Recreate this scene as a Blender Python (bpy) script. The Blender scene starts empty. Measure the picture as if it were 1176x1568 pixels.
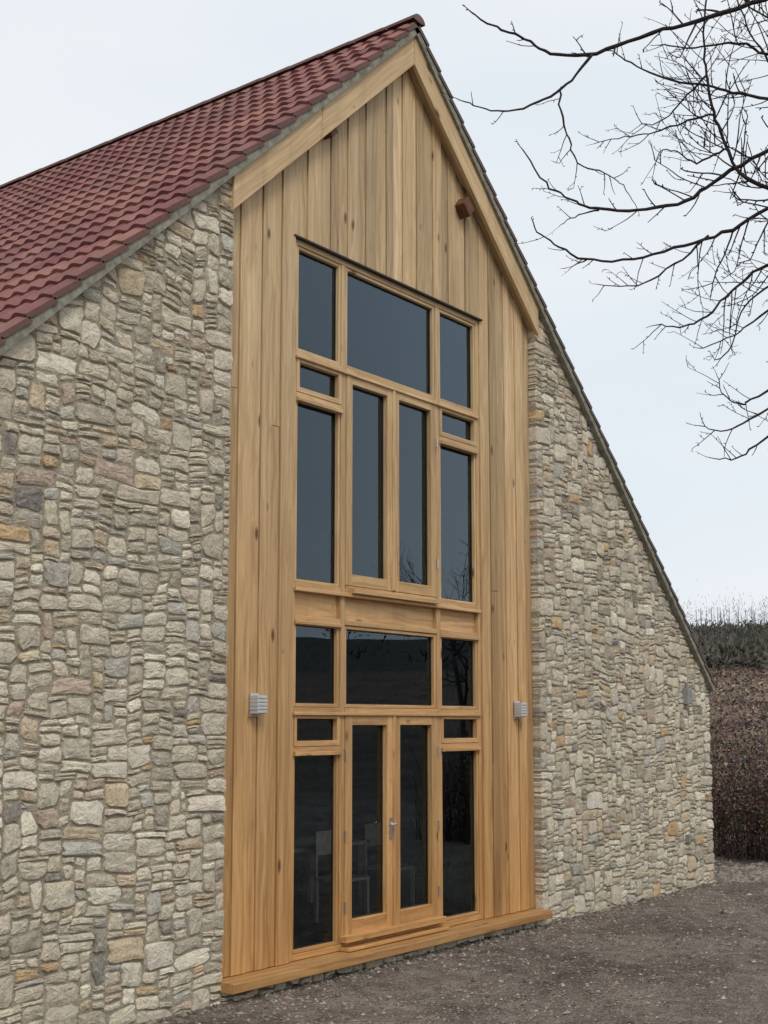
import bpy, math, random
import numpy as np
from mathutils import Vector, Matrix, noise
random.seed(7); np.random.seed(7)
R_=random.random; U=random.uniform
scene=bpy.context.scene

# ------------------------------------------------------------------ helpers
class MB:
    def __init__(s): s.v=[];s.f=[];s.c=[]
    def add(s,vs,fs,col=(1,1,1)):
        o=len(s.v); s.v.extend(vs); s.f.extend([tuple(i+o for i in f) for f in fs])
        s.c.extend([col]*len(vs))
    def box(s,x0,x1,y0,y1,z0,z1,col=(1,1,1)):
        vs=[(x0,y0,z0),(x1,y0,z0),(x1,y1,z0),(x0,y1,z0),(x0,y0,z1),(x1,y0,z1),(x1,y1,z1),(x0,y1,z1)]
        fs=[(0,3,2,1),(4,5,6,7),(0,1,5,4),(1,2,6,5),(2,3,7,6),(3,0,4,7)]
        s.add(vs,fs,col)
    def prism(s,poly,y0,y1,col=(1,1,1),bev=0.0):
        n=len(poly)
        if bev>0:
            inn=[]
            for i in range(n):
                p=Vector(poly[i]);a=Vector(poly[i-1]);b=Vector(poly[(i+1)%n])
                d1=(a-p).normalized();d2=(b-p).normalized()
                m=(d1+d2)
                sn=abs(d1.x*d2.y-d1.y*d2.x)
                q=p+(m/max(sn,.3))*bev
                inn.append((q.x,q.y))
            vs=[(p[0],y0,p[1]) for p in inn]+[(p[0],y0+bev,p[1]) for p in poly]+[(p[0],y1,p[1]) for p in poly]
            fs=[tuple(range(n))]
            for k in (0,1):
                for i in range(n):
                    j=(i+1)%n
                    fs.append((k*n+j,k*n+i,(k+1)*n+i,(k+1)*n+j))
            fs.append(tuple(2*n+i for i in reversed(range(n))))
        else:
            vs=[(p[0],y0,p[1]) for p in poly]+[(p[0],y1,p[1]) for p in poly]
            fs=[tuple(range(n)),tuple(n+i for i in reversed(range(n)))]
            for i in range(n):
                j=(i+1)%n; fs.append((j,i,n+i,n+j))
        s.add(vs,fs,col)
    def tube(s,pts,rad,sides=5,col=(1,1,1)):
        n=len(pts); vs=[];fs=[]
        P=[Vector(p) for p in pts]
        for i in range(n):
            t=(P[min(i+1,n-1)]-P[max(i-1,0)])
            t=t.normalized() if t.length>1e-9 else Vector((0,0,1))
            a=t.cross(Vector((0.31,0.17,0.93)));
            if a.length<1e-3:a=t.cross(Vector((1,0,0)))
            a.normalize();b=t.cross(a)
            for k in range(sides):
                an=2*math.pi*k/sides
                vs.append(tuple(P[i]+(a*math.cos(an)+b*math.sin(an))*rad[i]))
        for i in range(n-1):
            for k in range(sides):
                l=(k+1)%sides
                fs.append((i*sides+k,i*sides+l,(i+1)*sides+l,(i+1)*sides+k))
        fs.append(tuple(reversed(range(sides))));fs.append(tuple((n-1)*sides+k for k in range(sides)))
        s.add(vs,fs,col)
    def obj(s,name,mat,parent=None,smooth=False):
        me=bpy.data.meshes.new(name); me.from_pydata(s.v,[],s.f)
        ca=me.color_attributes.new('col','FLOAT_COLOR','POINT')
        arr=np.ones((len(s.v),4),dtype=np.float32); arr[:,:3]=np.array(s.c,dtype=np.float32)
        ca.data.foreach_set('color',arr.ravel())
        if smooth: me.polygons.foreach_set('use_smooth',[True]*len(me.polygons))
        me.materials.append(mat); me.update()
        o=bpy.data.objects.new(name,me); scene.collection.objects.link(o)
        if parent:o.parent=parent
        return o
def empty(name):
    o=bpy.data.objects.new(name,None); scene.collection.objects.link(o); return o

class NT:
    def __init__(s,name):
        s.m=bpy.data.materials.new(name); s.m.use_nodes=True
        s.t=s.m.node_tree; s.n=s.t.nodes; s.l=s.t.links
        s.n.clear(); s.out=s.n.new('ShaderNodeOutputMaterial')
        s.p=s.n.new('ShaderNodeBsdfPrincipled'); s.l.new(s.p.outputs[0],s.out.inputs[0])
        s.tc=s.n.new('ShaderNodeTexCoord'); s.co=s.tc.outputs['Object']
    def val(s,inp,x):
        if isinstance(x,bpy.types.NodeSocket): s.l.new(x,inp)
        else:
            try: inp.default_value=x
            except Exception: inp.default_value=(*x,1)
    def attr(s,name='col'):
        a=s.n.new('ShaderNodeVertexColor'); a.layer_name=name; return a.outputs[0]
    def mapping(s,vec,scale=(1,1,1),rot=(0,0,0),loc=(0,0,0)):
        m=s.n.new('ShaderNodeMapping'); s.val(m.inputs[0],vec); s.val(m.inputs['Scale'],scale); s.val(m.inputs['Rotation'],rot); s.val(m.inputs['Location'],loc); return m.outputs[0]
    def noise(s,vec,scale=5,detail=4,rough=.5,dist=0,col=False):
        m=s.n.new('ShaderNodeTexNoise'); s.val(m.inputs['Vector'],vec); m.inputs['Scale'].default_value=scale
        m.inputs['Detail'].default_value=detail; m.inputs['Roughness'].default_value=rough; m.inputs['Distortion'].default_value=dist
        return m.outputs[1 if col else 0]
    def vor(s,vec,scale=5,out=0,feature='F1'):
        m=s.n.new('ShaderNodeTexVoronoi'); m.feature=feature; s.val(m.inputs['Vector'],vec); m.inputs['Scale'].default_value=scale
        return m.outputs[out]
    def math(s,op,a,b=0,clamp=False):
        m=s.n.new('ShaderNodeMath'); m.operation=op; m.use_clamp=clamp; s.val(m.inputs[0],a); s.val(m.inputs[1],b); return m.outputs[0]
    def vmath(s,op,a,b):
        m=s.n.new('ShaderNodeVectorMath'); m.operation=op; s.val(m.inputs[0],a); s.val(m.inputs[1],b); return m.outputs[0]
    def ramp(s,x,stops):
        m=s.n.new('ShaderNodeValToRGB'); s.val(m.inputs[0],x); e=m.color_ramp.elements
        while len(e)<len(stops): e.new(.5)
        for i,(p,c) in enumerate(stops):
            e[i].position=p; e[i].color=(*c,1) if len(c)==3 else c
        return m.outputs[0]
    def mr(s,x,a,b,c=0,d=1):
        m=s.n.new('ShaderNodeMapRange'); s.val(m.inputs[0],x)
        for i,k in enumerate((a,b,c,d)): m.inputs[i+1].default_value=k
        return m.outputs[0]
    def mix(s,f,a,b,mode='MIX'):
        m=s.n.new('ShaderNodeMix'); m.data_type='RGBA'; m.blend_type=mode
        s.val(m.inputs[0],f); s.val(m.inputs[6],a); s.val(m.inputs[7],b); return m.outputs[2]
    def sep(s,v):
        m=s.n.new('ShaderNodeSeparateXYZ'); s.val(m.inputs[0],v); return m.outputs
    def comb(s,x,y,z):
        m=s.n.new('ShaderNodeCombineXYZ'); s.val(m.inputs[0],x);s.val(m.inputs[1],y);s.val(m.inputs[2],z); return m.outputs[0]
    def bump(s,h,strength=.5,dist=.01):
        m=s.n.new('ShaderNodeBump'); s.val(m.inputs['Height'],h); m.inputs['Strength'].default_value=strength; m.inputs['Distance'].default_value=dist
        s.l.new(m.outputs[0],s.p.inputs['Normal']); return m.outputs[0]
    def fin(s,col,rough=.85,spec=.3):
        s.val(s.p.inputs['Base Color'],col); s.val(s.p.inputs['Roughness'],rough); s.val(s.p.inputs['Specular IOR Level'],spec); return s.m

def g3(x): return (x,x,x)
# ------------------------------------------------------------------ materials
def m_stone():
    t=NT('rubble_stone'); c=t.attr()
    n1=t.noise(t.co,10,4,.65); n2=t.noise(t.co,55,3,.7)
    col=t.mix(1.0,c,t.ramp(n1,[(.28,g3(.72)),(.5,g3(1.0)),(.75,g3(1.18))]),'MULTIPLY')
    col=t.mix(1.0,col,t.ramp(n2,[(.3,g3(.66)),(.5,g3(1.0)),(.7,g3(1.15))]),'MULTIPLY')
    li=t.mr(t.noise(t.co,17,3,.7),.53,.66)
    col=t.mix(t.math('MULTIPLY',li,.45),col,(.69,.63,.52,1))
    rst=t.mr(t.noise(t.vmath('ADD',t.co,(7,3,5)),4.5,3,.6),.60,.74)
    col=t.mix(t.math('MULTIPLY',rst,.28),col,(.45,.32,.185,1))
    h=t.math('ADD',n1,t.math('MULTIPLY',n2,.4))
    t.bump(h,.9,.02); return t.fin(col,.93,.12)
def m_mortar():
    t=NT('lime_mortar')
    n1=t.noise(t.co,9,4,.6); n2=t.noise(t.co,60,3,.7)
    col=t.ramp(n1,[(.3,(.30,.262,.20)),(.6,(.43,.385,.30)),(.8,(.52,.47,.375))])
    col=t.mix(1.0,col,t.ramp(n2,[(.3,g3(.66)),(.6,g3(1.1))]),'MULTIPLY')
    t.bump(t.math('ADD',t.math('MULTIPLY',n1,.7),t.math('MULTIPLY',n2,.6)),.9,.03); return t.fin(col,.95,.1)
def m_wood(name,ang=0.0,horizontal=False,bright=1.0):
    t=NT(name); c=t.attr(); s=t.sep(c)
    co=t.co
    off=t.comb(t.math('MULTIPLY',s[0],37.0),t.math('MULTIPLY',s[0],11.0),t.math('MULTIPLY',s[1],53.0))
    rot=(0,math.radians(90),0) if horizontal else (0,ang,0)
    r=t.mapping(co,(1,1,1),rot)
    p=t.vmath('ADD',r,off)
    wob=t.noise(t.mapping(p,(2.2,2.2,.9)),1.0,2,.5,col=True)
    p2=t.vmath('ADD',p,t.vmath('MULTIPLY',wob,(.17,.17,.0)))
    g1=t.noise(t.mapping(p2,(26,26,.5)),1.0,4,.55)
    g2=t.noise(t.mapping(p2,(130,130,2.2)),1.0,2,.6)
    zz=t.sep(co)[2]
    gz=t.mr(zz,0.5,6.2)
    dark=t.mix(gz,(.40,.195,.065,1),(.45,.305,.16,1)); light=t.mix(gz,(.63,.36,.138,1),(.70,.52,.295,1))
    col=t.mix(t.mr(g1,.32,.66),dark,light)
    col=t.mix(t.math('MULTIPLY',t.mr(g2,.45,.7),.35),col,dark)
    tone=t.mr(s[2],0,1,.68,1.14)
    col=t.mix(1.0,col,t.comb(tone,tone,tone),'MULTIPLY')
    col=t.mix(t.math('MULTIPLY',s[1],.35),col,t.mix(1.0,col,(1.02,1.10,1.30,1),'MULTIPLY'))
    kd=t.vor(t.mapping(p,(5.2,5.2,1.9)),1.0)
    k=t.mr(kd,.06,.15,1,0)
    sel=t.mr(t.noise(p,1.9,1),.48,.53)
    k=t.math('MULTIPLY',k,sel,True)
    col=t.mix(t.math('MULTIPLY',k,.88),col,(.085,.042,.02,1))
    st=t.mr(t.noise(t.mapping(co,(6,6,.5)),1.0,4,.65),.52,.74)
    col=t.mix(t.math('MULTIPLY',st,.25),col,(.20,.135,.075,1))
    if bright!=1: col=t.mix(1.0,col,g3(bright)+(1,),'MULTIPLY')
    t.bump(t.math('ADD',g1,t.math('MULTIPLY',g2,.5)),.3,.004); return t.fin(col,.6,.3)
def m_tile():
    t=NT('clay_roof_tile'); c=t.attr()
    n=t.noise(t.co,3,3,.6); n2=t.noise(t.co,40,3,.7)
    col=t.mix(1.0,c,t.ramp(n,[(.3,g3(.75)),(.7,g3(1.2))]),'MULTIPLY')
    col=t.mix(t.math('MULTIPLY',t.mr(n2,.48,.7),.5),col,(.20,.15,.13,1))
    big=t.mr(t.noise(t.co,.7,4,.6),.48,.68)
    col=t.mix(t.math('MULTIPLY',big,.45),col,(.165,.10,.08,1))
    t.bump(n2,.3,.004); return t.fin(col,.75,.25)
def m_simple(name,c,rough=.8,spec=.3,var=.25,scale=12,metal=0):
    t=NT(name); n=t.noise(t.co,scale,3,.6)
    col=t.mix(1.0,(*c,1),t.ramp(n,[(.3,g3(1-var)),(.7,g3(1+var))]),'MULTIPLY')
    t.bump(n,.2,.004); t.p.inputs['Metallic'].default_value=metal
    return t.fin(col,rough,spec)
def m_attr(name,rough=.9,var=.3,scale=20,spec=.15):
    t=NT(name); n=t.noise(t.co,scale,2,.6)
    col=t.mix(1.0,t.attr(),t.ramp(n,[(.3,g3(1-var)),(.7,g3(1+var))]),'MULTIPLY')
    return t.fin(col,rough,spec)
def m_glass():
    t=NT('window_glass'); t.n.remove(t.p)
    fr=t.n.new('ShaderNodeFresnel'); fr.inputs[0].default_value=1.5
    f=t.math('MULTIPLY',fr.outputs[0],1.85,True)
    w=t.noise(t.co,.9,1)
    b=t.n.new('ShaderNodeBump'); b.inputs['Strength'].default_value=.035; b.inputs['Distance'].default_value=.05
    t.l.new(w,b.inputs['Height'])
    gl=t.n.new('ShaderNodeBsdfGlossy'); gl.inputs['Roughness'].default_value=0.0; gl.inputs['Color'].default_value=(.68,.85,1,1)
    t.l.new(b.outputs[0],gl.inputs['Normal'])
    tr=t.n.new('ShaderNodeBsdfTransparent'); tr.inputs[0].default_value=(.70,.74,.75,1)
    m=t.n.new('ShaderNodeMixShader'); t.l.new(f,m.inputs[0]); t.l.new(tr.outputs[0],m.inputs[1]); t.l.new(gl.outputs[0],m.inputs[2])
    t.l.new(m.outputs[0],t.out.inputs[0]); return t.m
def m_ground():
    t=NT('gravel_ground'); zone=t.attr()
    n1=t.noise(t.co,.7,4,.65); n2=t.noise(t.co,5,4,.65); n3=t.noise(t.co,45,3,.75)
    v=t.vor(t.co,42); vc=t.vor(t.co,42,1)
    col=t.ramp(n2,[(.3,(.13,.100,.083)),(.52,(.215,.178,.152)),(.75,(.30,.258,.225))])
    col=t.mix(1.0,col,t.ramp(n1,[(.38,(.62,.59,.57)),(.5,g3(1.0)),(.62,g3(1.25))]),'MULTIPLY')
    sp=t.sep(vc)[0]; col=t.mix(t.math('MULTIPLY',t.mr(sp,.5,1),.5),col,(.36,.32,.28,1))
    col=t.mix(1.0,col,t.ramp(n3,[(.3,g3(.58)),(.7,g3(1.35))]),'MULTIPLY')
    fcol=t.mix(1.0,zone,t.ramp(t.noise(t.co,.35,5,.7),[(.3,g3(.6)),(.7,g3(1.35))]),'MULTIPLY')
    d=t.n.new('ShaderNodeVectorMath'); d.operation='DISTANCE'; t.l.new(t.co,d.inputs[0]); d.inputs[1].default_value=(10,-4,0)
    f=t.mr(d.outputs[1],19,26)
    col=t.mix(f,col,fcol)
    h=t.math('ADD',t.math('MULTIPLY',t.math('SUBTRACT',1,v),.6),t.math('ADD',t.math('MULTIPLY',n3,.6),t.math('MULTIPLY',n2,2.6)))
    t.bump(h,1.0,.045); return t.fin(col,.9,.2)

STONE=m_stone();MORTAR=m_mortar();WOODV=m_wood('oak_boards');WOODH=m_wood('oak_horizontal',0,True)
SL=math.atan(.929)
WOODL=m_wood('oak_rake_left',-(math.pi/2-SL)); WOODR=m_wood('oak_rake_right',(math.pi/2-SL))
TILE=m_tile(); GREY=m_simple('verge_cement',(.24,.235,.19),.85,.2,.35,15); DARK=m_simple('dark_backing',(.02,.018,.015))
GLASS=m_glass(); GROUND=m_ground(); LEAD=m_simple('dark_gasket',(.035,.03,.028),.6)
METAL=m_simple('brushed_metal',(.55,.56,.57),.35,.5,.08,30,.9); LIGHTM=m_simple('lamp_housing',(.50,.51,.51),.5,.4,.06)
VENTM=m_simple('weathered_housing',(.26,.26,.25),.6,.3,.15)
INT=m_simple('interior_plaster',(.26,.25,.235)); INTF=m_simple('interior_floor',(.16,.12,.085)); FURN=m_simple('furniture',(.60,.54,.44))
BARK=m_attr('bark',.85,.3,40)
PLANT=m_attr('dry_stems',.95,.3,8,.05); GRAV=m_attr('gravel_stone',.9,.25,60)

# ------------------------------------------------------------------ barn constants
AX,AZ,SLOPE=10.32,9.65,.929
def roofz(x): return AZ-SLOPE*abs(x-AX)
XL,XR=2.95,17.62
CL,CR=7.69,12.80
barn=empty('stone_barn')

# ------------------------------------------------------------------ rubble walls
PAL=[((.57,.51,.40),32),((.63,.57,.455),24),((.71,.655,.535),15),((.50,.45,.36),13),((.57,.47,.33),6),((.54,.39,.22),2),((.50,.40,.315),4),((.27,.25,.225),1.5),((.49,.47,.41),7),((.40,.36,.29),4)]
PW=sum(p[1] for p in PAL)
def pick():
    r=R_()*PW
    for c,w in PAL:
        r-=w
        if r<=0:break
    k=U(.84,1.10); return tuple(min(.76,x*k*U(.985,1.015)) for x in c)
MF=-.003
def rubble(mb,x0,x1,z0,ztopf,csx=.037,csz=.027,seed=1):
    rnd=random.Random(seed)
    nx=int(round((x1-x0)/csx)); csx=(x1-x0)/nx; nz=int(8.2/csz)
    occ=np.zeros((nz+20,nx),bool)
    def warp(x,z):
        e=min(1,min(x-x0,x1-x)/.35); e=max(0,e)
        return (x+e*(.05*noise.noise(Vector((x*1.5,z*1.5,seed)))+.035*noise.noise(Vector((x*5,z*6,seed+3)))),
                z+.07*noise.noise(Vector((x*.75,z*.9,seed+9)))+.035*noise.noise(Vector((x*3,z*3,seed+20)))+.018*noise.noise(Vector((x*7,z*5,seed+30))))
    for r in range(nz):
        c=0
        while c<nx:
            if occ[r,c]: c+=1; continue
            run=0
            while c+run<nx and not occ[r,c+run]: run+=1
            q=rnd.random()
            h=rnd.choice([1,2,2,2,2,3,3,3,4,4,5,5]) if q<.90 else rnd.choice([6,7,7,8])
            w=int(max(3,round(h*rnd.uniform(1.1,3.0)*csz/csx)))
            if h>=6: w=int(max(5,round(h*rnd.uniform(1.0,1.8)*csz/csx)))
            if h<=2: w=int(max(4,w*1.6))
            if run<w: w=run
            elif run-w<3: w=run if run<w*1.6 else w-3 if w>6 else w
            w=max(1,min(w,run))
            if w<=2: h=min(h,3)
            occ[r:r+h,c:c+w]=True
            X0=x0+c*csx;X1=X0+w*csx;Z0=z0+r*csz;Z1=Z0+h*csz
            cx=(X0+X1)/2
            if Z0+.03>ztopf(cx): c+=w; continue
            big=(h>=6)
            gap=rnd.uniform(.003,.010) if h>1 else .002
            hw=(X1-X0)/2-gap; hh=(Z1-Z0)/2-gap; ccx=cx;ccz=(Z0+Z1)/2
            if hw<.012 or hh<.008: c+=w; continue
            sk=rnd.uniform(-.12,.12) if w<9 else rnd.uniform(-.05,.05)
            corners=[(1,1),(-1,1),(-1,-1),(1,-1)]
            base=[]
            for (a,b) in corners:
                chx=rnd.uniform(.08,.60)*min(1,hh/hw*1.8); chz=rnd.uniform(.15,.85)
                p1=(a,b*(1-chz)); p2=(a*(1-chx),b)
                base+= [p1,p2] if a*b>0 else [p2,p1]
            pts=[]
            for k in range(8):
                a=base[k];b=base[(k+1)%8]; pts.append(a)
                f=rnd.uniform(.35,.65)
                m_=(a[0]+(b[0]-a[0])*f,a[1]+(b[1]-a[1])*f)
                if k%2==1: o=rnd.uniform(-.10,.04)
                else: o=rnd.uniform(.02,.12)
                if k%2==1:
                    if abs(m_[0])>abs(m_[1]): m_=(m_[0]*(1+o),m_[1])
                    else: m_=(m_[0],m_[1]*(1+o))
                else: m_=(m_[0]*(1+o),m_[1]*(1+o))
                pts.append(m_)
            N=len(pts); outl=[]
            for (px,pz) in pts:
                edge=(X0<=x0+1e-6 and px<-.6) or (X1>=x1-1e-6 and px>.6)
                j=1+rnd.uniform(-.05,.03)
                dx=px*(1 if edge else j)*hw; dz=pz*(1+rnd.uniform(-.08,.04))*hh+sk*px*hh
                qx,qz=warp(ccx+dx,ccz+dz)
                qz=min(qz,ztopf(qx)-.004); outl.append((qx,qz))
            mx=sum(p[0] for p in outl)/N; mz=sum(p[1] for p in outl)/N
            d=rnd.uniform(.010,.027)+(.006 if big else 0)
            tx=rnd.uniform(-.009,.009)/max(hw,.05); tz=rnd.uniform(-.006,.006)/max(hh,.03)
            def inset(p,k):
                vx=mx-p[0];vz=mz-p[1]; L=math.hypot(vx,vz)+1e-6; k=min(k,L*.4); return (p[0]+vx/L*k,p[1]+vz/L*k)
            vs=[(p[0],.1,p[1]) for p in outl]+[(p[0],MF+.002,p[1]) for p in outl]
            for p in outl:
                q=inset(p,rnd.uniform(.003,.009)); vs.append((q[0],-d+.004+rnd.uniform(-.002,.003)+tx*(q[0]-mx)+tz*(q[1]-mz),q[1]))
            rc=rnd.uniform(.4,.62)
            for p in outl:
                q=(p[0]*rc+mx*(1-rc)+rnd.uniform(-.004,.004),p[1]*rc+mz*(1-rc)+rnd.uniform(-.003,.003)); vs.append((q[0],-d-.001+rnd.uniform(-.004,.004)+tx*(q[0]-mx)+tz*(q[1]-mz),q[1]))
            vs.append((mx,-d-rnd.uniform(-.002,.005),mz))
            fs=[]
            for ring in range(3):
                for k in range(N):
                    l=(k+1)%N; fs.append((ring*N+k,ring*N+l,(ring+1)*N+l,(ring+1)*N+k))
            for k in range(N):
                l=(k+1)%N; fs.append((3*N+k,3*N+l,4*N))
            mb.add(vs,fs,pick())
            c+=w
st=MB()
rubble(st,4.0,CL,-.05,lambda x:roofz(x)-.10,seed=3)
rubble(st,CR,XR,-.05,lambda x:roofz(x)-.10,seed=5)
st.obj('gable_stones',STONE,barn,False)
mo=MB()
mo.prism([(XL,-.3),(CL-.012,-.3),(CL-.012,roofz(CL)-.13),(XL,roofz(XL)-.13)],MF,.55)
mo.prism([(CR+.012,-.3),(XR-.02,-.3),(XR-.02,roofz(XR)-.13),(CR+.012,roofz(CR)-.13)],MF,.55)
mo.box(CL-.012,CR+.012,.02,.55,-.3,.07)
mo.box(XR-.55,XR-.02,.55,20,-.3,roofz(XR)-.13); mo.box(XL,XL+.5,.55,20,-.3,roofz(XL)-.13)
mo.prism([(XL+.5,-.3),(XR-.55,-.3),(XR-.55,roofz(XR)-.2),(AX,AZ-.2),(XL+.5,roofz(XL)-.2)],19.5,19.98)
mo.obj('mortar_walls',MORTAR,barn)
pl=MB(); rubble(pl,CL-.02,CR+.05,-.05,lambda x:.10,seed=8)
pl.v=[(v[0],v[1]-.03,v[2]) for v in pl.v]
pl.obj('plinth_stones',STONE,barn,False)

# ------------------------------------------------------------------ roof
def roof_side(sgn,samp):
    L=(7.36/math.cos(SL)); g=.30; nc=int(L/g)+1
    y0,y1=-.10,20.1; pitch=.205; nr=int((y1-y0)/pitch)
    ys=[];hs=[]
    for i in range(nr):
        for k in range(samp):
            t=k/samp; ys.append(y0+(i+t)*pitch)
            hs.append(.030*(.5-.5*math.cos(2*math.pi*t)))
    ys=np.array(ys);hs=np.array(hs); n=len(ys)
    ux,uz=sgn*math.cos(SL),-math.sin(SL); nx,nz=sgn*math.sin(SL),math.cos(SL)
    V=[];F=[];C=[]
    rng=np.random.RandomState(3)
    for c in range(nc):
        u0=c*g; u1=min(u0+g,L)
        colt=rng.rand(nr//2+2); dj=rng.uniform(-.008,.008,nr//2+2)
        rows=[(u0-.02,-.014),(u1,.018),(u1+.002,-.016)]
        base=len(V)
        for (u,hh) in rows:
            for j in range(n):
                ti=(j//samp)//2
                H=hh+hs[j]-.02+(dj[ti] if hh!=-.014 else 0)*.5
                if hh==-.016: H=hs[j]-.042
                uu=u+(dj[ti] if hh!=-.014 else 0)
                V.append((AX+ux*uu+nx*H,ys[j],AZ+uz*uu+nz*H))
                q=colt[ti]
                b=.70+.46*q
                C.append((.25*b,.100*b*(1+.3*(q-.5)),.092*b))
        for r in range(2):
            for j in range(n-1):
                a=base+r*n+j
                F.append((a,a+1,a+n+1,a+n) if sgn<0 else (a+1,a,a+n,a+n+1))
        a=len(V)
        for (u,hh) in rows[:2]:
            for H in (hh-.02,hh-.065):
                V.append((AX+ux*u+nx*H,y0,AZ+uz*u+nz*H)); C.append((.15,.075,.065) if sgn<0 else (.11,.09,.08))
        F.append((a,a+1,a+3,a+2))
    m=MB(); m.v=V;m.f=F;m.c=C
    m.obj('roof_tiles',TILE,barn,False)
roof_side(-1,8); roof_side(1,6)
def slab(mb,sgn,u0,u1,h0,h1,y0,y1,col=(1,1,1)):
    ux,uz=sgn*math.cos(SL),-math.sin(SL); nx,nz=sgn*math.sin(SL),math.cos(SL)
    P=[(AX+ux*u+nx*h,AZ+uz*u+nz*h) for u,h in ((u0,h0),(u1,h0),(u1,h1),(u0,h1))]
    if sgn<0: P=P[::-1]
    mb.prism(P,y0,y1,col)
LT=7.36/math.cos(SL)+.05
uc=MB()
for s in(-1,1): slab(uc,s,.0,LT,-.130,-.058,-.088,.02)
uc.obj('verge_undercloak',GREY,barn)
dk=MB()
for s in(-1,1): slab(dk,s,.05,LT-.05,-.20,-.07,.021,19.9)
dk.obj('roof_light_block',DARK,barn)  # unseen slab below the tiles, added to keep light out
rt=MB()
y=-.12
while y<20:
    n=9; vs=[];fs=[]
    for yy,r in ((y,.105),(y+.44,.10)):
        for k in range(n+1):
            a=math.pi*(k/n)
            vs.append((AX+r*math.cos(a),yy,AZ-.045+r*math.sin(a)*.75))
    for k in range(n): fs.append((k,k+1,n+2+k,n+1+k))
    vs.append((AX,y,AZ-.06)); e=len(vs)-1
    for k in range(n): fs.append((k+1,k,e))
    b=U(.7,1.1); rt.add(vs,fs,(.13*b,.06*b,.055*b)); y+=.445
rt.obj('ridge_tiles',TILE,barn,True)

# ------------------------------------------------------------------ timber cladding
OL,OR,OT,OB=8.60,11.745,6.75,.17
YC=.08
cl=MB()
def wcol(): return (R_(),R_(),R_())
def board(x0,x1,z0,ztop0,ztop1,dy):
    g=.004
    x0+=g;x1-=g
    cuts=[]
    if ztop0-z0>5: 
        cuts=[U(2.0,5.4)] if R_()<.4 else []
    zs=[z0]+cuts+[None]
    tone=R_()
    for a,b in zip(zs[:-1],zs[1:]):
        aa=a+(.002 if a!=z0 else 0)
        d=dy+U(-.001,.001)
        if b is None: poly=[(x0,aa),(x1,aa),(x1,ztop1),(x0,ztop0)]
        else: poly=[(x0,aa),(x1,aa),(x1,b-.002),(x0,b-.002)]
        cl.prism(poly,YC+d,YC+.030,(R_(),R_(),min(1,max(0,tone+U(-.2,.2)))),.003)
def split(x0,x1,n):
    w=[U(.7,1.3) for _ in range(n)]; s=sum(w); e=[x0]
    for k in w: e.append(e[-1]+k/s*(x1-x0))
    return e
def fieldb(x0,x1,n,z0):
    e=split(x0,x1,n)
    for i in range(n):
        a,b=e[i],e[i+1]; dy=-.008 if i%2 else 0.005
        if a<AX<b:
            g=.004
            cl.prism([(a+g,z0),(b-g,z0),(b-g,roofz(b)-.30),(AX,roofz(AX)-.30),(a+g,roofz(a)-.30)],YC+dy,YC+.03,wcol(),.003)
        else: board(a,b,z0,roofz(a)-.30,roofz(b)-.30,dy)
fieldb(CL,OL,6,OB); fieldb(OR,CR+.005,7,OB); fieldb(OL,OR,21,OT)
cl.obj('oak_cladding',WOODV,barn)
bk=MB()
def rz(x): return roofz(x)-.28
bk.prism([(CL-.01,.07),(OL-.005,.07),(OL-.005,rz(OL)),(CL-.01,rz(CL))],YC+.032,.30)
bk.prism([(OR+.005,.07),(CR+.012,.07),(CR+.012,rz(CR)),(OR+.005,rz(OR))],YC+.032,.30)
bk.prism([(OL-.005,OT+.005),(OR+.005,OT+.005),(OR+.005,rz(OR)),(AX,rz(AX)),(OL-.005,rz(OL))],YC+.032,.30)
bk.obj('cladding_backing',DARK,barn)
def barge(sgn,xe,mat,name):
    b=MB()
    ht,hb=.15,.50
    e=AX+sgn*.003
    def zt(x):return roofz(x)-ht
    def zb(x):return roofz(x)-hb
    xm=AX+sgn*abs(xe-AX)*.56
    for x0,x1,dy in((e,xm-sgn*.002,0),(xm+sgn*.002,xe,.003)):
        P=[(x0,zb(x0)),(x0,zt(x0)),(x1,zt(x1)),(x1,zb(x1))]
        if sgn>0: P=[P[0],P[3],P[2],P[1]]
        b.prism(P,-.055+dy,-.012,(R_(),.3,.75),.004)
    P=[(e,zb(e)+.04),(e,zt(e)),(xe,zt(xe)),(xe,zb(xe)+.04)]
    if sgn>0: P=[P[0],P[3],P[2],P[1]]
    b.prism(P,-.011,YC-.008,(R_(),.1,.1))
    return b.obj(name,mat,barn)
barge(-1,CL-.05,WOODL,'bargeboard_oak'); barge(1,CR+.03,WOODR,'bargeboard_oak')
pe=MB()
def obox(x,z,w,h,ang,y0,y1):
    ca,sa=math.cos(ang),math.sin(ang)
    pe.prism([(x+a*ca-b*sa,z+a*sa+b*ca) for a,b in((-w,-h),(w,-h),(w,h),(-w,h))],y0,y1,(.5,.5,.1),.008)
obox(9.02,7.94,.06,.06,SL,-.02,YC+.02); obox(11.36,7.93,.085,.075,-SL,-.05,YC+.02)
pe.obj('purlin_ends',m_simple('dark_oak',(.13,.06,.03),.7),barn)

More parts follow.
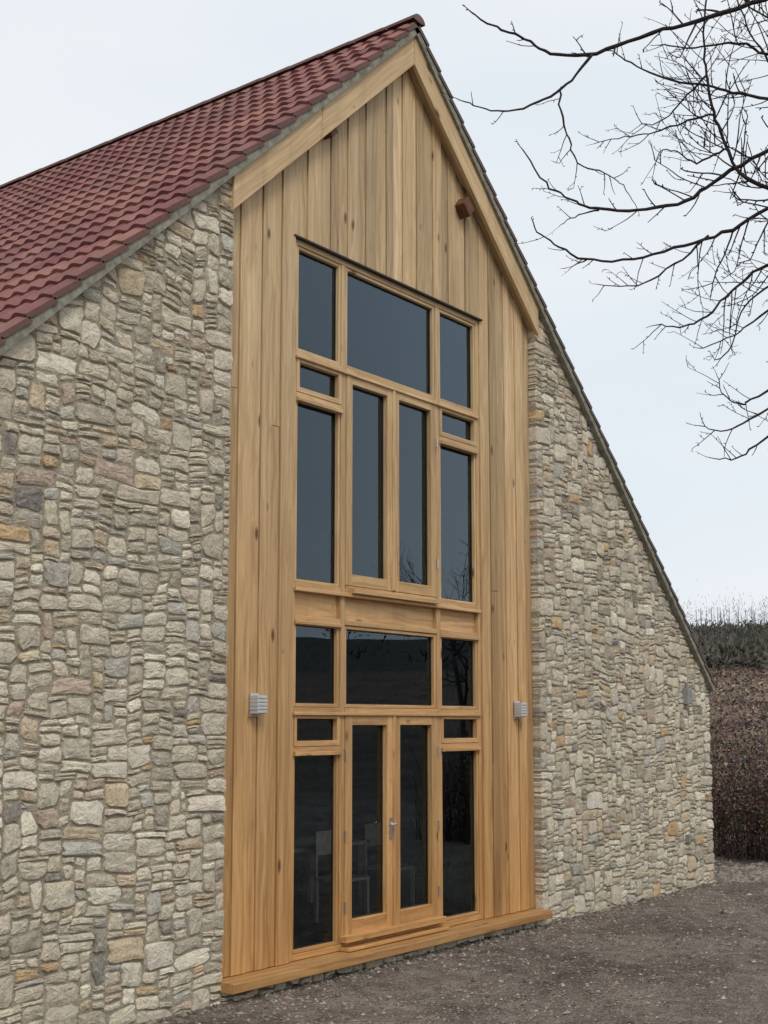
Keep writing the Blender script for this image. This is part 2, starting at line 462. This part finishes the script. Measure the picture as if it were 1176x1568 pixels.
# ------------------------------------------------------------------ window frame
fr=MB(); fh=MB(); gk=MB(); gl=MB()
YF=.105
def fcol(): return (R_(),R_()*.5,U(.45,.95))
def vert(x0,x1,z0,z1,y=YF,d=.09): fr.prism([(x0,z0),(x1,z0),(x1,z1),(x0,z1)],y,y+d,fcol(),.004)
def horz(x0,x1,z0,z1,y=YF,d=.09): fh.prism([(x0,z0),(x1,z0),(x1,z1),(x0,z1)],y,y+d,fcol(),.004)
M1=(9.315,9.385); M2=(10.905,10.975); JL=(OL,8.66); JR=(11.69,OR)
ZB=.225
vert(*JL,OB,OT); vert(*JR,OB,OT)
vert(*M1,ZB,OT-.055); vert(*M2,ZB,OT-.055)
horz(JL[1],JR[0],OT-.055,OT); horz(JL[1],JR[0],OB,ZB)
A=(5.615,5.675);Bz=(5.235,5.285);C=(3.455,3.515);D=(3.165,3.215);E=(2.325,2.385);Fz=(1.985,2.03)
cols=[(JL[1],M1[0]),(M1[1],M2[0]),(M2[1],JR[0])]
for (a,b) in cols:
    for bar in(A,C,D,E): horz(a+.0005,b-.0005,bar[0],bar[1],YF-.004)
for (a,b) in(cols[0],cols[2]):
    horz(a+.0005,b-.0005,*Bz,YF-.002); horz(a+.0005,b-.0005,*Fz,YF-.002)
    horz(a+.002,b-.002,Bz[0]-.035,Bz[0]+.002,YF-.03,.05); horz(a+.002,b-.002,Fz[0]-.035,Fz[0]+.002,YF-.03,.05)
    horz(a+.002,b-.002,D[0]-.03,D[0]+.002,YF-.022,.04)
horz(JL[1]-.02,JR[0]+.02,A[0]-.012,A[0]+.012,YF-.03,.03)
horz(JL[1]-.02,JR[0]+.02,C[0]-.02,C[0]+.012,YF-.035,.035)
horz(JL[1]-.02,JR[0]+.02,E[0]-.012,E[0]+.014,YF-.03,.03)
horz(9.44,10.85,C[0]+.014,C[0]+.055,YF-.075,.09)
for (a,b) in cols: horz(a+.001,b-.001,D[1]+.001,C[0]-.001,YF+.045,.03)
def pane(a,b,z0,z1,s=.042,dy=.010,sb=None,stp=None,dep=.06,gy=.055):
    sb=s if sb is None else sb; stp=s if stp is None else stp
    a+=.003;b-=.003;z0+=.003;z1-=.003
    y=YF+dy
    vert(a,a+s,z0,z1,y,dep); vert(b-s,b,z0,z1,y,dep)
    horz(a+s,b-s,z0,z0+sb,y+.001,dep); horz(a+s,b-s,z1-stp,z1,y+.001,dep)
    x0,x1,q0,q1=a+s,b-s,z0+sb,z1-stp
    k=.009
    gy0=YF+gy-.008
    for bx in((x0,x0+k,q0,q1),(x1-k,x1,q0,q1),(x0+k,x1-k,q0,q0+k),(x0+k,x1-k,q1-k,q1)):
        gk.box(bx[0],bx[1],gy0,gy0+.012,bx[2],bx[3])
    gl.add([(x0,YF+gy,q0),(x1,YF+gy,q0),(x1,YF+gy,q1),(x0,YF+gy,q1)],[(0,1,2,3)])
for i,(a,b) in enumerate(cols):
    pane(a,b,A[1],OT-.055,.03)
    pane(a,b,E[1],D[0],.032)
    if i!=1:
        pane(a,b,Bz[1],A[0],.04,-.006,sb=.05); pane(a,b,C[1],Bz[0],.03)
        pane(a,b,Fz[1],E[0],.04,-.006,sb=.05); pane(a,b,ZB,Fz[0],.03)
ca,cb=cols[1]; cm=(ca+cb)/2
for (a,b) in((ca,cm),(cm,cb)):
    pane(a,b,C[1]+.03,A[0],.095,-.008,sb=.11,stp=.085,dep=.065)
    pane(a,b,ZB+.01,E[0],.105,-.008,sb=.19,stp=.10,dep=.065)
vert(cm-.022,cm+.022,ZB+.03,E[0]-.005,YF-.022,.02); vert(cm-.02,cm+.02,C[1]+.04,A[0]-.005,YF-.022,.02)
horz(ca+.01,cb-.01,C[1]+.001,C[1]+.03,YF-.004,.06)
horz(ca-.06,cb+.03,.245,.30,YF-.085,.08)
horz(ca-.06,cb+.03,.172,.2,YF-.12,.11)
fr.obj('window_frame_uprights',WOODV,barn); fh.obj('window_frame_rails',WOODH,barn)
gk.obj('glazing_gaskets',LEAD,barn); gl.obj('window_panes',GLASS,barn)
hf=MB(); hf.box(OL-.03,OR+.03,YC-.022,YF,OT-.004,OT+.012); hf.obj('head_flashing',LEAD,barn)
sp=MB()
for a,b,dy in((7.655,9.50,0),(9.504,12.76,.006)):
    sp.prism([(a,.088),(b,.088),(b,.165),(a,.165)],-.165+dy,YC+.10,(R_(),.9,.3),.006)
sp.obj('oak_sill',WOODH,barn)
df=MB()
hx=cm-.055
df.box(hx-.018,hx+.018,YF-.022,YF-.009,1.13,1.33)
df.tube([(hx,YF-.02,1.27),(hx,YF-.07,1.27)],[.011,.011],8); df.tube([(hx+.012,YF-.07,1.27),(hx-.08,YF-.07,1.262)],[.010,.008],8)
for z in(.55,1.2,1.95):
    df.tube([(ca+.004,YF-.016,z-.05),(ca+.004,YF-.016,z+.05)],[.009,.009],8); df.tube([(cb-.004,YF-.016,z-.05),(cb-.004,YF-.016,z+.05)],[.009,.009],8)
for z in (3.9,5.2): df.tube([(cb-.004,YF-.016,z-.05),(cb-.004,YF-.016,z+.05)],[.009,.009],8)
df.obj('door_handle_and_hinges',METAL,barn)
ii=MB()
ii.box(XL+.6,XR-.6,7.0,7.1,0,8.6); ii.box(14.5,14.6,.56,7,0,5.2); ii.box(5.5,5.6,.56,7,0,4.6)
ii.box(12.2,12.3,2.6,6.9,.17,3.2)
ii.obj('interior_walls',INT,barn)
fl=MB(); fl.box(XL+.6,XR-.6,.31,7,.06,.16); fl.box(XL+.6,XR-.6,.35,7,3.22,3.44); fl.obj('interior_floors',INTF,barn)
fu=MB()
fu.box(10.2,11.7,1.6,2.5,.88,.92)
for x in(10.25,11.6):
    for y in(1.65,2.4): fu.box(x,x+.05,y,y+.05,.16,.88)
for (x,y) in((9.2,1.0),(10.5,1.0),(11.6,1.2),(12.6,1.1)):
    fu.box(x,x+.42,y,y+.42,.60,.63)
    for dx in(0,.38):
        for dy in(0,.38): fu.box(x+dx,x+dx+.035,y+dy,y+dy+.035,.16,.6)
    fu.box(x,x+.42,y+.40,y+.42,.85,1.1); fu.box(x,x+.03,y+.39,y+.42,.6,1.1); fu.box(x+.39,x+.42,y+.39,y+.42,.6,1.1)
fu.obj('interior_furniture',FURN,barn)

# ------------------------------------------------------------------ wall fittings
def wall_light(x,z):
    p=empty('wall_light'); m=MB()
    m.box(x-.05,x+.05,YC-.02,YC-.004,z-.10,z+.10)
    m2=MB()
    for k in range(5):
        zz=z-.075+k*.031; w=.062-(.004 if k in(0,4) else 0)
        m2.prism([(x-w,zz),(x+w,zz),(x+w,zz+.027),(x-w,zz+.027)],YC-.115,YC-.02,(1,1,1),.005)
    m2.box(x-.052,x+.052,YC-.105,YC-.02,z-.078,z+.078)
    m.obj('backplate',LIGHTM,p); m2.obj('louvre_body',LIGHTM,p)
wall_light(8.10,2.40); wall_light(12.42,2.39)
pp=empty('vent_box'); m=MB(); m.prism([(16.70,2.5),(16.84,2.5),(16.84,2.72),(16.70,2.72)],-.10,-.01,(1,1,1),.01); m.tube([(16.77,-.05,2.72),(16.77,-.05,2.8)],[.02,.02],8); m.obj('housing',VENTM,pp)
pp=empty('tap_box'); m=MB(); m.prism([(16.66,.62),(16.76,.62),(16.76,.72),(16.66,.72)],-.08,-.01,(1,1,1),.01); m.tube([(16.71,-.08,.66),(16.71,-.13,.66),(16.71,-.14,.60)],[.012,.012,.012],8); m.obj('tap',VENTM,pp)

# ------------------------------------------------------------------ terrain
def sstep(a,b,x):
    t=min(1,max(0,(x-a)/(b-a))); return t*t*(3-2*t)
def terr(x,y):
    r=math.hypot(x-10,y+4)
    h=0
    if r<40: h+=.05*noise.noise(Vector((x*.5,y*.5,0)))*sstep(0,3,abs(y)+.5)+(.045*noise.noise(Vector((x*1.6,y*3.0,3)))+.028*noise.noise(Vector((x*4,y*5,6))))*sstep(0,.6,abs(y))
    h+=sstep(16,125,r)*(7.0+1.5*noise.noise(Vector((x*.015,y*.015,7))))+sstep(110,265,r)*(13.0+3*noise.noise(Vector((x*.006,y*.006,1))))
    return h
def axis(c,lo,hi,fine,span):
    v=list(np.arange(c-span,c+span+.001,fine)); s=fine
    x=c+span
    while x<hi: s*=1.09; x+=s; v.append(x)
    x=c-span; s=fine
    while x>lo: s*=1.09; x-=s; v.insert(0,x)
    return v
xs=axis(12,-900,900,.11,9); ys=axis(-4,-900,900,.09,5.5)
V=[];Cc=[]
for y in ys:
    for x in xs:
        h=terr(x,y); V.append((x,y,h)); r=math.hypot(x-10,y+4)
        n=noise.noise(Vector((x*.02,y*.02,5)))
        if r<118: c=(.17,.128,.10) if n<.2 else (.145,.11,.09)
        else: c=(.085,.08,.066) if n>-.2 else (.105,.095,.078)
        Cc.append(c)
nx=len(xs); F=[(j*nx+i,j*nx+i+1,(j+1)*nx+i+1,(j+1)*nx+i) for j in range(len(ys)-1) for i in range(nx-1)]
m=MB(); m.v=V;m.f=F;m.c=Cc; m.obj('ground',GROUND,None,True)

gv=MB()
octv=[(1,0,0),(-1,0,0),(0,1,0),(0,-1,0),(0,0,1),(0,0,-1)]
octf=[(0,2,4),(2,1,4),(1,3,4),(3,0,4),(2,0,5),(1,2,5),(3,1,5),(0,3,5)]
def peb(x,y,s,c):
    z=terr(x,y); a=U(0,6.28); ca,sa=math.cos(a),math.sin(a); vs=[]
    sx,sy,sz=s*U(.7,1.3),s*U(.5,1),s*U(.35,.75)
    for v in octv:
        k=U(.8,1.2); px,py,pz=v[0]*sx*k,v[1]*sy*k,v[2]*sz*k
        vs.append((x+px*ca-py*sa,y+px*sa+py*ca,z+pz+sz*.1))
    gv.add(vs,octf,c)
def gcol():
    q=R_()
    b=U(.7,1.3)
    c=(.24,.205,.175) if q<.6 else (.38,.335,.285) if q<.74 else (.13,.11,.095) if q<.93 else (.27,.175,.11)
    return tuple(k*b for k in c)
for _ in range(20000):
    x=U(5,21.5); y=-abs(random.gauss(0,2.6))-.03
    if y<-8: continue
    if noise.noise(Vector((x*.9,y*1.3,2)))+U(-.5,.5)<-.12: continue
    peb(x,y,U(.007,.022)*(1 if R_()<.94 else 1.9),gcol())
for _ in range(1300):
    x=U(5,17.6); y=-.04-abs(random.gauss(0,.12))
    b=U(.7,1.1); peb(x,y,U(.012,.03)*(1 if R_()<.92 else 1.7),tuple(k*b for k in random.choice([(.20,.17,.14),(.14,.115,.095),(.28,.25,.20),(.10,.085,.07)])))
for _ in range(900):
    x=U(17.6,20.3); y=U(-1.0,1.5)-.2; b=U(.6,1.15); peb(x,y,U(.02,.07),tuple(k*b for k in(.26,.23,.195)))
gv.obj('gravel',GRAV)

# ------------------------------------------------------------------ dry bramble hedge on the right
hd=MB()
def stem(x,y,h,w,c,lean=.9):
    z=terr(x,y)-.05; a=U(0,6.28); lx=U(-lean,lean);ly=U(-lean,lean)
    vs=[]
    for k in range(4):
        t=k/3; q=t*t
        p=(x+lx*q,y+ly*q,z+h*t*(1-.1*q*abs(lx))); ww=w*(1-.8*t)
        vs+= [(p[0]-math.cos(a)*ww,p[1]-math.sin(a)*ww,p[2]),(p[0]+math.cos(a)*ww,p[1]+math.sin(a)*ww,p[2])]
    hd.add(vs,[(0,1,3,2),(2,3,5,4),(4,5,7,6)],c)
def hc():
    return tuple(k*U(.6,1.4) for k in random.choice([(.135,.09,.078),(.17,.12,.105),(.10,.068,.062),(.23,.18,.15)]))
def hh_(x,y,d): return 1.85+.75*sstep(0,1.6,d)+.55*noise.noise(Vector((x,y*.8,4)))
for _ in range(5000):
    y=U(-7,6); d=abs(random.gauss(0,1.0)); x=20.45+.5*noise.noise(Vector((y*.7,0,0)))+d
    if x>24.5: continue
    stem(x,y,hh_(x,y,d)*U(.6,1.1),U(.004,.008),tuple(q*.75 for q in hc()))
for _ in range(60000):
    y=U(-6,5); d=abs(random.gauss(0,.8)); x=20.25+.5*noise.noise(Vector((y*.7,0,0)))+d
    hm=hh_(x,y,d)
    f=U(0,1)**.85; z=terr(x,y)+f*hm; s=U(.012,.034)
    x-= .25*math.sin(f*3.0)
    a=Vector((U(-1,1),U(-1,1),U(-1,1))).normalized()*s; b=a.cross(Vector((U(-1,1),U(-1,1),U(-1,1)))).normalized()*s*.7
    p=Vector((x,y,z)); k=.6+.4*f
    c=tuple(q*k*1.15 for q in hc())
    hd.add([tuple(p-a),tuple(p+b),tuple(p+a),tuple(p-b)],[(0,1,2,3)],c)
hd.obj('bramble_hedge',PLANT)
fs_=MB()
for _ in range(30000):
    a=math.radians(U(13,33)); rr=24+100*R_()**1.3
    x=math.cos(a)*rr; y=-7.5+math.sin(a)*rr
    if x<25 : continue
    cl_=noise.noise(Vector((x*.16,y*.16,3)))
    z=terr(x,y)+U(0,.35)*max(0,.4+cl_); s=U(.05,.14)*(1+rr/80)
    g=U(.7,1.3); c=random.choice([(.25,.19,.14),(.20,.15,.12),(.14,.105,.09),(.28,.22,.155)]) if cl_<.15 else random.choice([(.12,.09,.078),(.15,.11,.095)])
    c=tuple(k*g for k in c)
    av=Vector((U(-1,1),U(-1,1),U(-.6,1))).normalized()*s; bv=av.cross(Vector((U(-1,1),U(-1,1),U(-1,1)))).normalized()*s*.35
    p=Vector((x,y,z))
    fs_.add([tuple(p-av),tuple(p+bv),tuple(p+av),tuple(p-bv)],[(0,1,2,3)],c)
fs_.obj('field_scrub',PLANT)

# ------------------------------------------------------------------ trees
RV=Vector((.6055,-.7958,0)); HV=Vector((.7958,.6055,0)); O=Vector((6.37,-2.66,0))
BC=(.038,.030,.029)
def catmull(P,n=5):
    out=[];P=[Vector(p) for p in P]
    for i in range(len(P)-1):
        p0=P[max(i-1,0)];p1=P[i];p2=P[i+1];p3=P[min(i+2,len(P)-1)]
        for k in range(n):
            t=k/n; out.append(.5*((2*p1)+(p2-p0)*t+(2*p0-5*p1+4*p2-p3)*t*t+(3*p1-p0-3*p2+p3)*t**3))
    out.append(P[-1]); return out
def twig(mb,p,d,length,r,level,up=.25,col=BC,pr=.36):
    n=max(4,int(length/.05)); pts=[p.copy()];rad=[r]
    d=d.normalized(); q=p.copy(); step=length/n
    curl=Vector((U(-1,1),U(-1,1),U(-1,1)))*.08
    for k in range(n):
        d=(d+Vector((U(-1,1),U(-1,1),U(-1,1)))*.15+curl+Vector((0,0,up))*.22).normalized()
        q=q+d*step; pts.append(q.copy()); rad.append(r*(1-.5*(k+1)/n))
        if level>0 and k>0 and R_()<pr:
            side=d.cross(Vector((U(-1,1),U(-1,1),U(-1,1)))).normalized()
            twig(mb,q,(d*.7+side*.9),length*U(.25,.6)*(1-.4*k/n),r*.7,level-1,up,col,pr)
        elif R_()<.4:
            side=d.cross(Vector((U(-1,1),U(-1,1),U(-1,1)))).normalized()
            mb.tube([q,q+(d*.6+side).normalized()*.018],[r*1.0,r*.5],4,col)
    mb.tube(pts,rad,4 if r<.008 else 6,col)
T=[
 ([(2.93,7.0),(2.56,6.94),(2.14,6.86),(1.79,6.84),(1.44,6.78),(1.14,6.8),(.97,6.91),(.77,6.98),(.6,7.07)],.019),
 ([(1.41,6.77),(1.28,6.61),(1.09,6.47),(.84,6.35),(.64,6.35),(.48,6.39)],.011),
 ([(1.21,6.56),(1.19,6.44),(1.25,6.18),(1.31,6.01),(1.49,5.94),(1.62,5.85),(1.7,5.69)],.008),
 ([(2.6,6.24),(2.34,6.35),(2.13,6.44),(1.87,6.54),(1.66,6.68),(1.53,6.78)],.012),
 ([(2.13,7.14),(2.11,6.77),(2.13,6.51),(2.18,6.26),(2.26,6.04),(2.35,5.85),(2.56,5.7),(2.91,5.54)][::-1],.016),
 ([(2.18,6.25),(1.99,6.23),(1.82,6.2),(1.63,6.19),(1.43,6.16)],.008),
 ([(2.13,6.5),(1.98,6.37),(1.86,6.26),(1.72,6.26)],.008),
 ([(2.89,6.08),(2.53,5.97),(2.24,5.85),(2.02,5.72),(1.70,5.68),(1.42,5.69),(1.25,5.75),(1.08,5.84),(.93,6.08)],.016),
 ([(1.44,5.68),(1.27,5.61),(1.16,5.53)],.006),
 ([(2.91,5.68),(2.57,5.63),(2.31,5.50),(2.01,5.43),(1.67,5.34),(1.33,5.31),(1.13,5.39),(.99,5.48)],.015),
 ([(2.16,5.47),(1.94,5.30),(1.68,5.15),(1.42,5.13)],.009),
 ([(1.35,5.31),(1.21,5.22)],.006),
 ([(2.95,5.40),(2.50,5.23),(2.31,5.10),(2.15,4.94),(2.0,4.87),(1.82,4.88)],.012),
 ([(2.79,5.1),(2.49,4.92),(2.32,4.80),(2.10,4.72)],.009),
 ([(2.92,4.62),(2.47,4.40),(2.36,4.34),(2.24,4.40),(2.21,4.52)],.009),
 ([(2.92,4.53),(2.47,4.27),(2.26,4.16),(2.08,4.19)],.009),
 ([(2.90,4.36),(2.45,4.07),(2.31,3.97),(2.13,3.97)],.009),
 ([(2.9,6.2),(2.66,6.35),(2.5,6.53),(2.37,6.77),(2.27,7.09)],.012),
 ([(2.93,6.45),(2.56,6.53),(2.31,6.67),(2.05,6.69),(1.84,6.76)],.012),
 ([(2.25,6.02),(2.08,5.96),(1.94,6.06),(1.84,6.07)],.008),
 ([(2.9,6.7),(2.58,6.76),(2.41,6.86),(2.27,7.08)],.011),
 ([(2.9,5.25),(2.6,5.14),(2.4,5.0),(2.28,4.7),(2.18,4.65)],.009),
]
random.seed(77)
tr=MB()
def TW(r,z,d): return O+RV*r+HV*d+Vector((0,0,z))
trunk=[(5.7,-.1,0),(5.65,1.2,.02),(5.55,2.3,.05),(5.5,3.6,.1),(5.6,5.2,.2),(5.5,7.0,.2),(5.7,8.6,.3),(5.6,10,.3)]
tp=catmull([TW(*p) for p in trunk]); n=len(tp)
tr.tube(tp,[.20*(1-.92*i/n)+.012+.06*math.exp(-i/2) for i in range(n)],12,BC)
hubs=[]
def limb(P,r0,r1):
    c=catmull([TW(*p) for p in P]); n=len(c)
    tr.tube(c,[r0+(r1-r0)*i/(n-1) for i in range(n)],8,BC)
    for i,q in enumerate(c): hubs.append((q,r0+(r1-r0)*i/(n-1)))
limb([(5.53,2.6,.05),(5.0,4.0,-.1),(4.3,5.3,-.1),(3.7,6.2,0),(3.3,6.75,0)],.09,.030)
limb([(5.5,2.9,.08),(4.7,3.7,.2),(4.0,4.6,.25),(3.5,5.2,.15),(3.2,5.6,.1)],.07,.026)
limb([(5.53,2.3,.04),(4.6,3.2,-.1),(3.9,3.9,-.1),(3.4,4.3,0),(3.15,4.5,0)],.045,.015)
for k in range(8):
    a=U(-1.2,1.4); z=U(4,7.5); p=TW(5.55,z,.1); d=RV*math.cos(a)+HV*math.sin(a)+Vector((0,0,.5))
    twig(tr,p,d,U(1.8,2.8),.04,2,.25,BC,.14)
for idx,(P,r) in enumerate(T):
    pts=[TW(p[0],p[1],.25*math.sin(p[0]*1.7+p[1]*.9)) for p in P]
    c=catmull(pts,5)
    if P[0][0]>2.75:
        s0=c[0]; hp=min(hubs,key=lambda h:(h[0]-s0).length-(.3 if h[0].z<s0.z else 0)+ (0.8 if (h[0]-s0).length<.25 else 0))
        mid=(hp[0]+s0)/2+Vector((0,0,.06)); lead=catmull([hp[0],mid,s0],4)[:-1]
        tr.tube(lead+[s0],[max(r*1.5,.014)+(r-max(r*1.5,.014))*i/len(lead) for i in range(len(lead)+1)],6,BC)
    m_=len(c)
    rr=[r*(1-.68*(i/(m_-1)))*(1+.12*U(-1,1)) for i in range(m_)]
    c=[q+Vector((U(-1,1),U(-1,1),U(-1,1)))*.009 for q in c]
    tr.tube(c,rr,6,BC)
    for i in range(1,m_-1):
        t=(c[i+1]-c[i-1]).normalized(); rloc=(c[i]-O).dot(RV)
        hi=c[i].z>5.0
        dens=.30 if rloc<1.7 else (.48 if rloc<2.1 else (.85 if hi else .5))
        if R_()<dens:
            side=t.cross(HV).normalized()*random.choice([-1,1])+HV*U(-.7,.7)
            Lg=U(.06,.22) if rloc<1.7 else (U(.08,.32) if rloc<2.1 else (U(.14,.5) if hi else U(.08,.25)))
            twig(tr,c[i],t*.75+side*.8,Lg,max(.0036,rr[i]*.5),0 if Lg<.15 else (2 if rloc>2.2 and hi else 1),.3)
    twig(tr,c[-1],(c[-1]-c[-2]),U(.05,.12),rr[-1],0,.2)
tr.obj('bare_tree',BARK,None,True)

def wild_tree(name,x,y,H,seed,col=BC,level=4,thin=1.0):
    random.seed(seed); mb=MB(); z=terr(x,y)-.1
    def grow(p,d,L,r,lv):
        n=5; pts=[p.copy()];rad=[r]; q=p.copy()
        for k in range(n):
            d=(d+Vector((U(-1,1),U(-1,1),U(-1,1)))*.16+Vector((0,0,.06))).normalized()
            q=q+d*L/n; pts.append(q.copy()); rad.append(r*(1-.45*(k+1)/n))
            if lv>0 and k>=1:
                for _ in range(1 if R_()<.75 else 2):
                    s=d.cross(Vector((U(-1,1),U(-1,1),U(-1,1)))).normalized()
                    grow(q,d*.8+s*U(.5,1.0),L*U(.45,.72),r*.5,lv-1)
        mb.tube(pts,rad,4 if lv<2 else 7,col)
    grow(Vector((x,y,z)),Vector((U(-.1,.1),U(-.1,.1),1)),H*.5,H*.02*thin,level)
    return mb.obj(name,BARK,None,True)
wild_tree('bare_tree',32.0,-13.6,8.6,11,(.06,.055,.05),4,.6)
wild_tree('bare_sapling',23.0,6.4,6.8,21,(.07,.06,.05),3,.7)
wild_tree('bare_sapling',28.5,11.8,7.0,25,(.06,.05,.05),3,.7)
random.seed(31); dw=MB()
for k in range(1800):
    a=U(-math.pi,math.pi) if k>=1400 else math.radians(U(14,32))
    ridge=(k%4==0)
    rr=U(235,300) if ridge else U(118,260); x=math.cos(a)*rr; y=-7.5+math.sin(a)*rr
    clump=noise.noise(Vector((x*.02,y*.02,8)))
    z=terr(x,y); h=U(5,10.5) if ridge and clump>-.05 else U(1.2,3.2); w=h*U(.35,.8) if ridge else h*U(.8,1.6); g=U(.75,1.25)
    c=(.22*g,.215*g,.225*g) if ridge else ((.115*g,.105*g,.09*g) if R_()<.8 else (.085*g,.092*g,.072*g))  # ridge trees have distance haze painted into their colour as pale grey
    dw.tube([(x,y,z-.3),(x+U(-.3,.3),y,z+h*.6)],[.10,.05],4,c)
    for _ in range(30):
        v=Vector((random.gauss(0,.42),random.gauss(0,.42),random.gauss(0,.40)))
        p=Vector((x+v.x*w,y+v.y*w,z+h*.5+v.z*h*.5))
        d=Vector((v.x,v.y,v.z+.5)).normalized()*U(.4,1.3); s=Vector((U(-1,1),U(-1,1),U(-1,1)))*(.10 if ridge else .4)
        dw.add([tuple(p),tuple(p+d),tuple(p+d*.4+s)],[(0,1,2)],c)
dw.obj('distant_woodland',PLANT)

# ------------------------------------------------------------------ world, sun, camera
w=bpy.data.worlds.new('World'); scene.world=w; w.use_nodes=True
nt=w.node_tree; N=nt.nodes; Lk=nt.links; N.clear()
out=N.new('ShaderNodeOutputWorld'); sky=N.new('ShaderNodeTexSky'); sky.sky_type='NISHITA'; sky.sun_disc=False
SE,SA=math.radians(48),math.radians(215)
sky.sun_elevation=SE; sky.sun_rotation=SA; sky.dust_density=4; sky.air_density=1.0
b1=N.new('ShaderNodeBackground'); b1.inputs[1].default_value=.10; Lk.new(sky.outputs[0],b1.inputs[0])
tc=N.new('ShaderNodeTexCoord'); mp=N.new('ShaderNodeMapping'); mp.inputs['Scale'].default_value=(1,1,3.2); Lk.new(tc.outputs['Generated'],mp.inputs[0])
nz=N.new('ShaderNodeTexNoise'); nz.inputs['Scale'].default_value=1.6; nz.inputs['Detail'].default_value=3; nz.inputs['Roughness'].default_value=.45; Lk.new(mp.outputs[0],nz.inputs['Vector'])
cr=N.new('ShaderNodeValToRGB'); e=cr.color_ramp.elements; e[0].position=.3; e[0].color=(.86,.93,.99,1); e[1].position=.65; e[1].color=(1.0,1.02,1.04,1); Lk.new(nz.outputs[0],cr.inputs[0])
b2=N.new('ShaderNodeBackground'); b2.inputs[1].default_value=.97; Lk.new(cr.outputs[0],b2.inputs[0])
mx=N.new('ShaderNodeMixShader'); mx.inputs[0].default_value=.90; Lk.new(b1.outputs[0],mx.inputs[1]); Lk.new(b2.outputs[0],mx.inputs[2]); Lk.new(mx.outputs[0],out.inputs[0])
sl=bpy.data.lights.new('sun','SUN'); sl.energy=1.35; sl.angle=math.radians(20); sl.color=(1,.93,.84)
so_=bpy.data.objects.new('sun',sl); scene.collection.objects.link(so_)
sd=Vector((math.sin(SA)*math.cos(SE),math.cos(SA)*math.cos(SE),math.sin(SE)))
so_.rotation_euler=sd.to_track_quat('Z','Y').to_euler()
th=math.radians(7.01)
Fv=Vector((.7958*math.cos(th),.6055*math.cos(th),math.sin(th))); Rv=RV.normalized(); Uv=Rv.cross(Fv)
cd=bpy.data.cameras.new('camera'); co=bpy.data.objects.new('camera',cd); scene.collection.objects.link(co)
M=Matrix((Rv,Uv,-Fv)).transposed().to_4x4(); M.translation=Vector((0,-7.5,2.25)); co.matrix_world=M
cd.sensor_fit='VERTICAL'; cd.sensor_height=36; cd.lens=44.82; cd.shift_y=.0523; cd.clip_end=3000; cd.clip_start=.05
scene.camera=co
scene.view_settings.view_transform='Standard'; scene.view_settings.look='None'; scene.view_settings.exposure=0
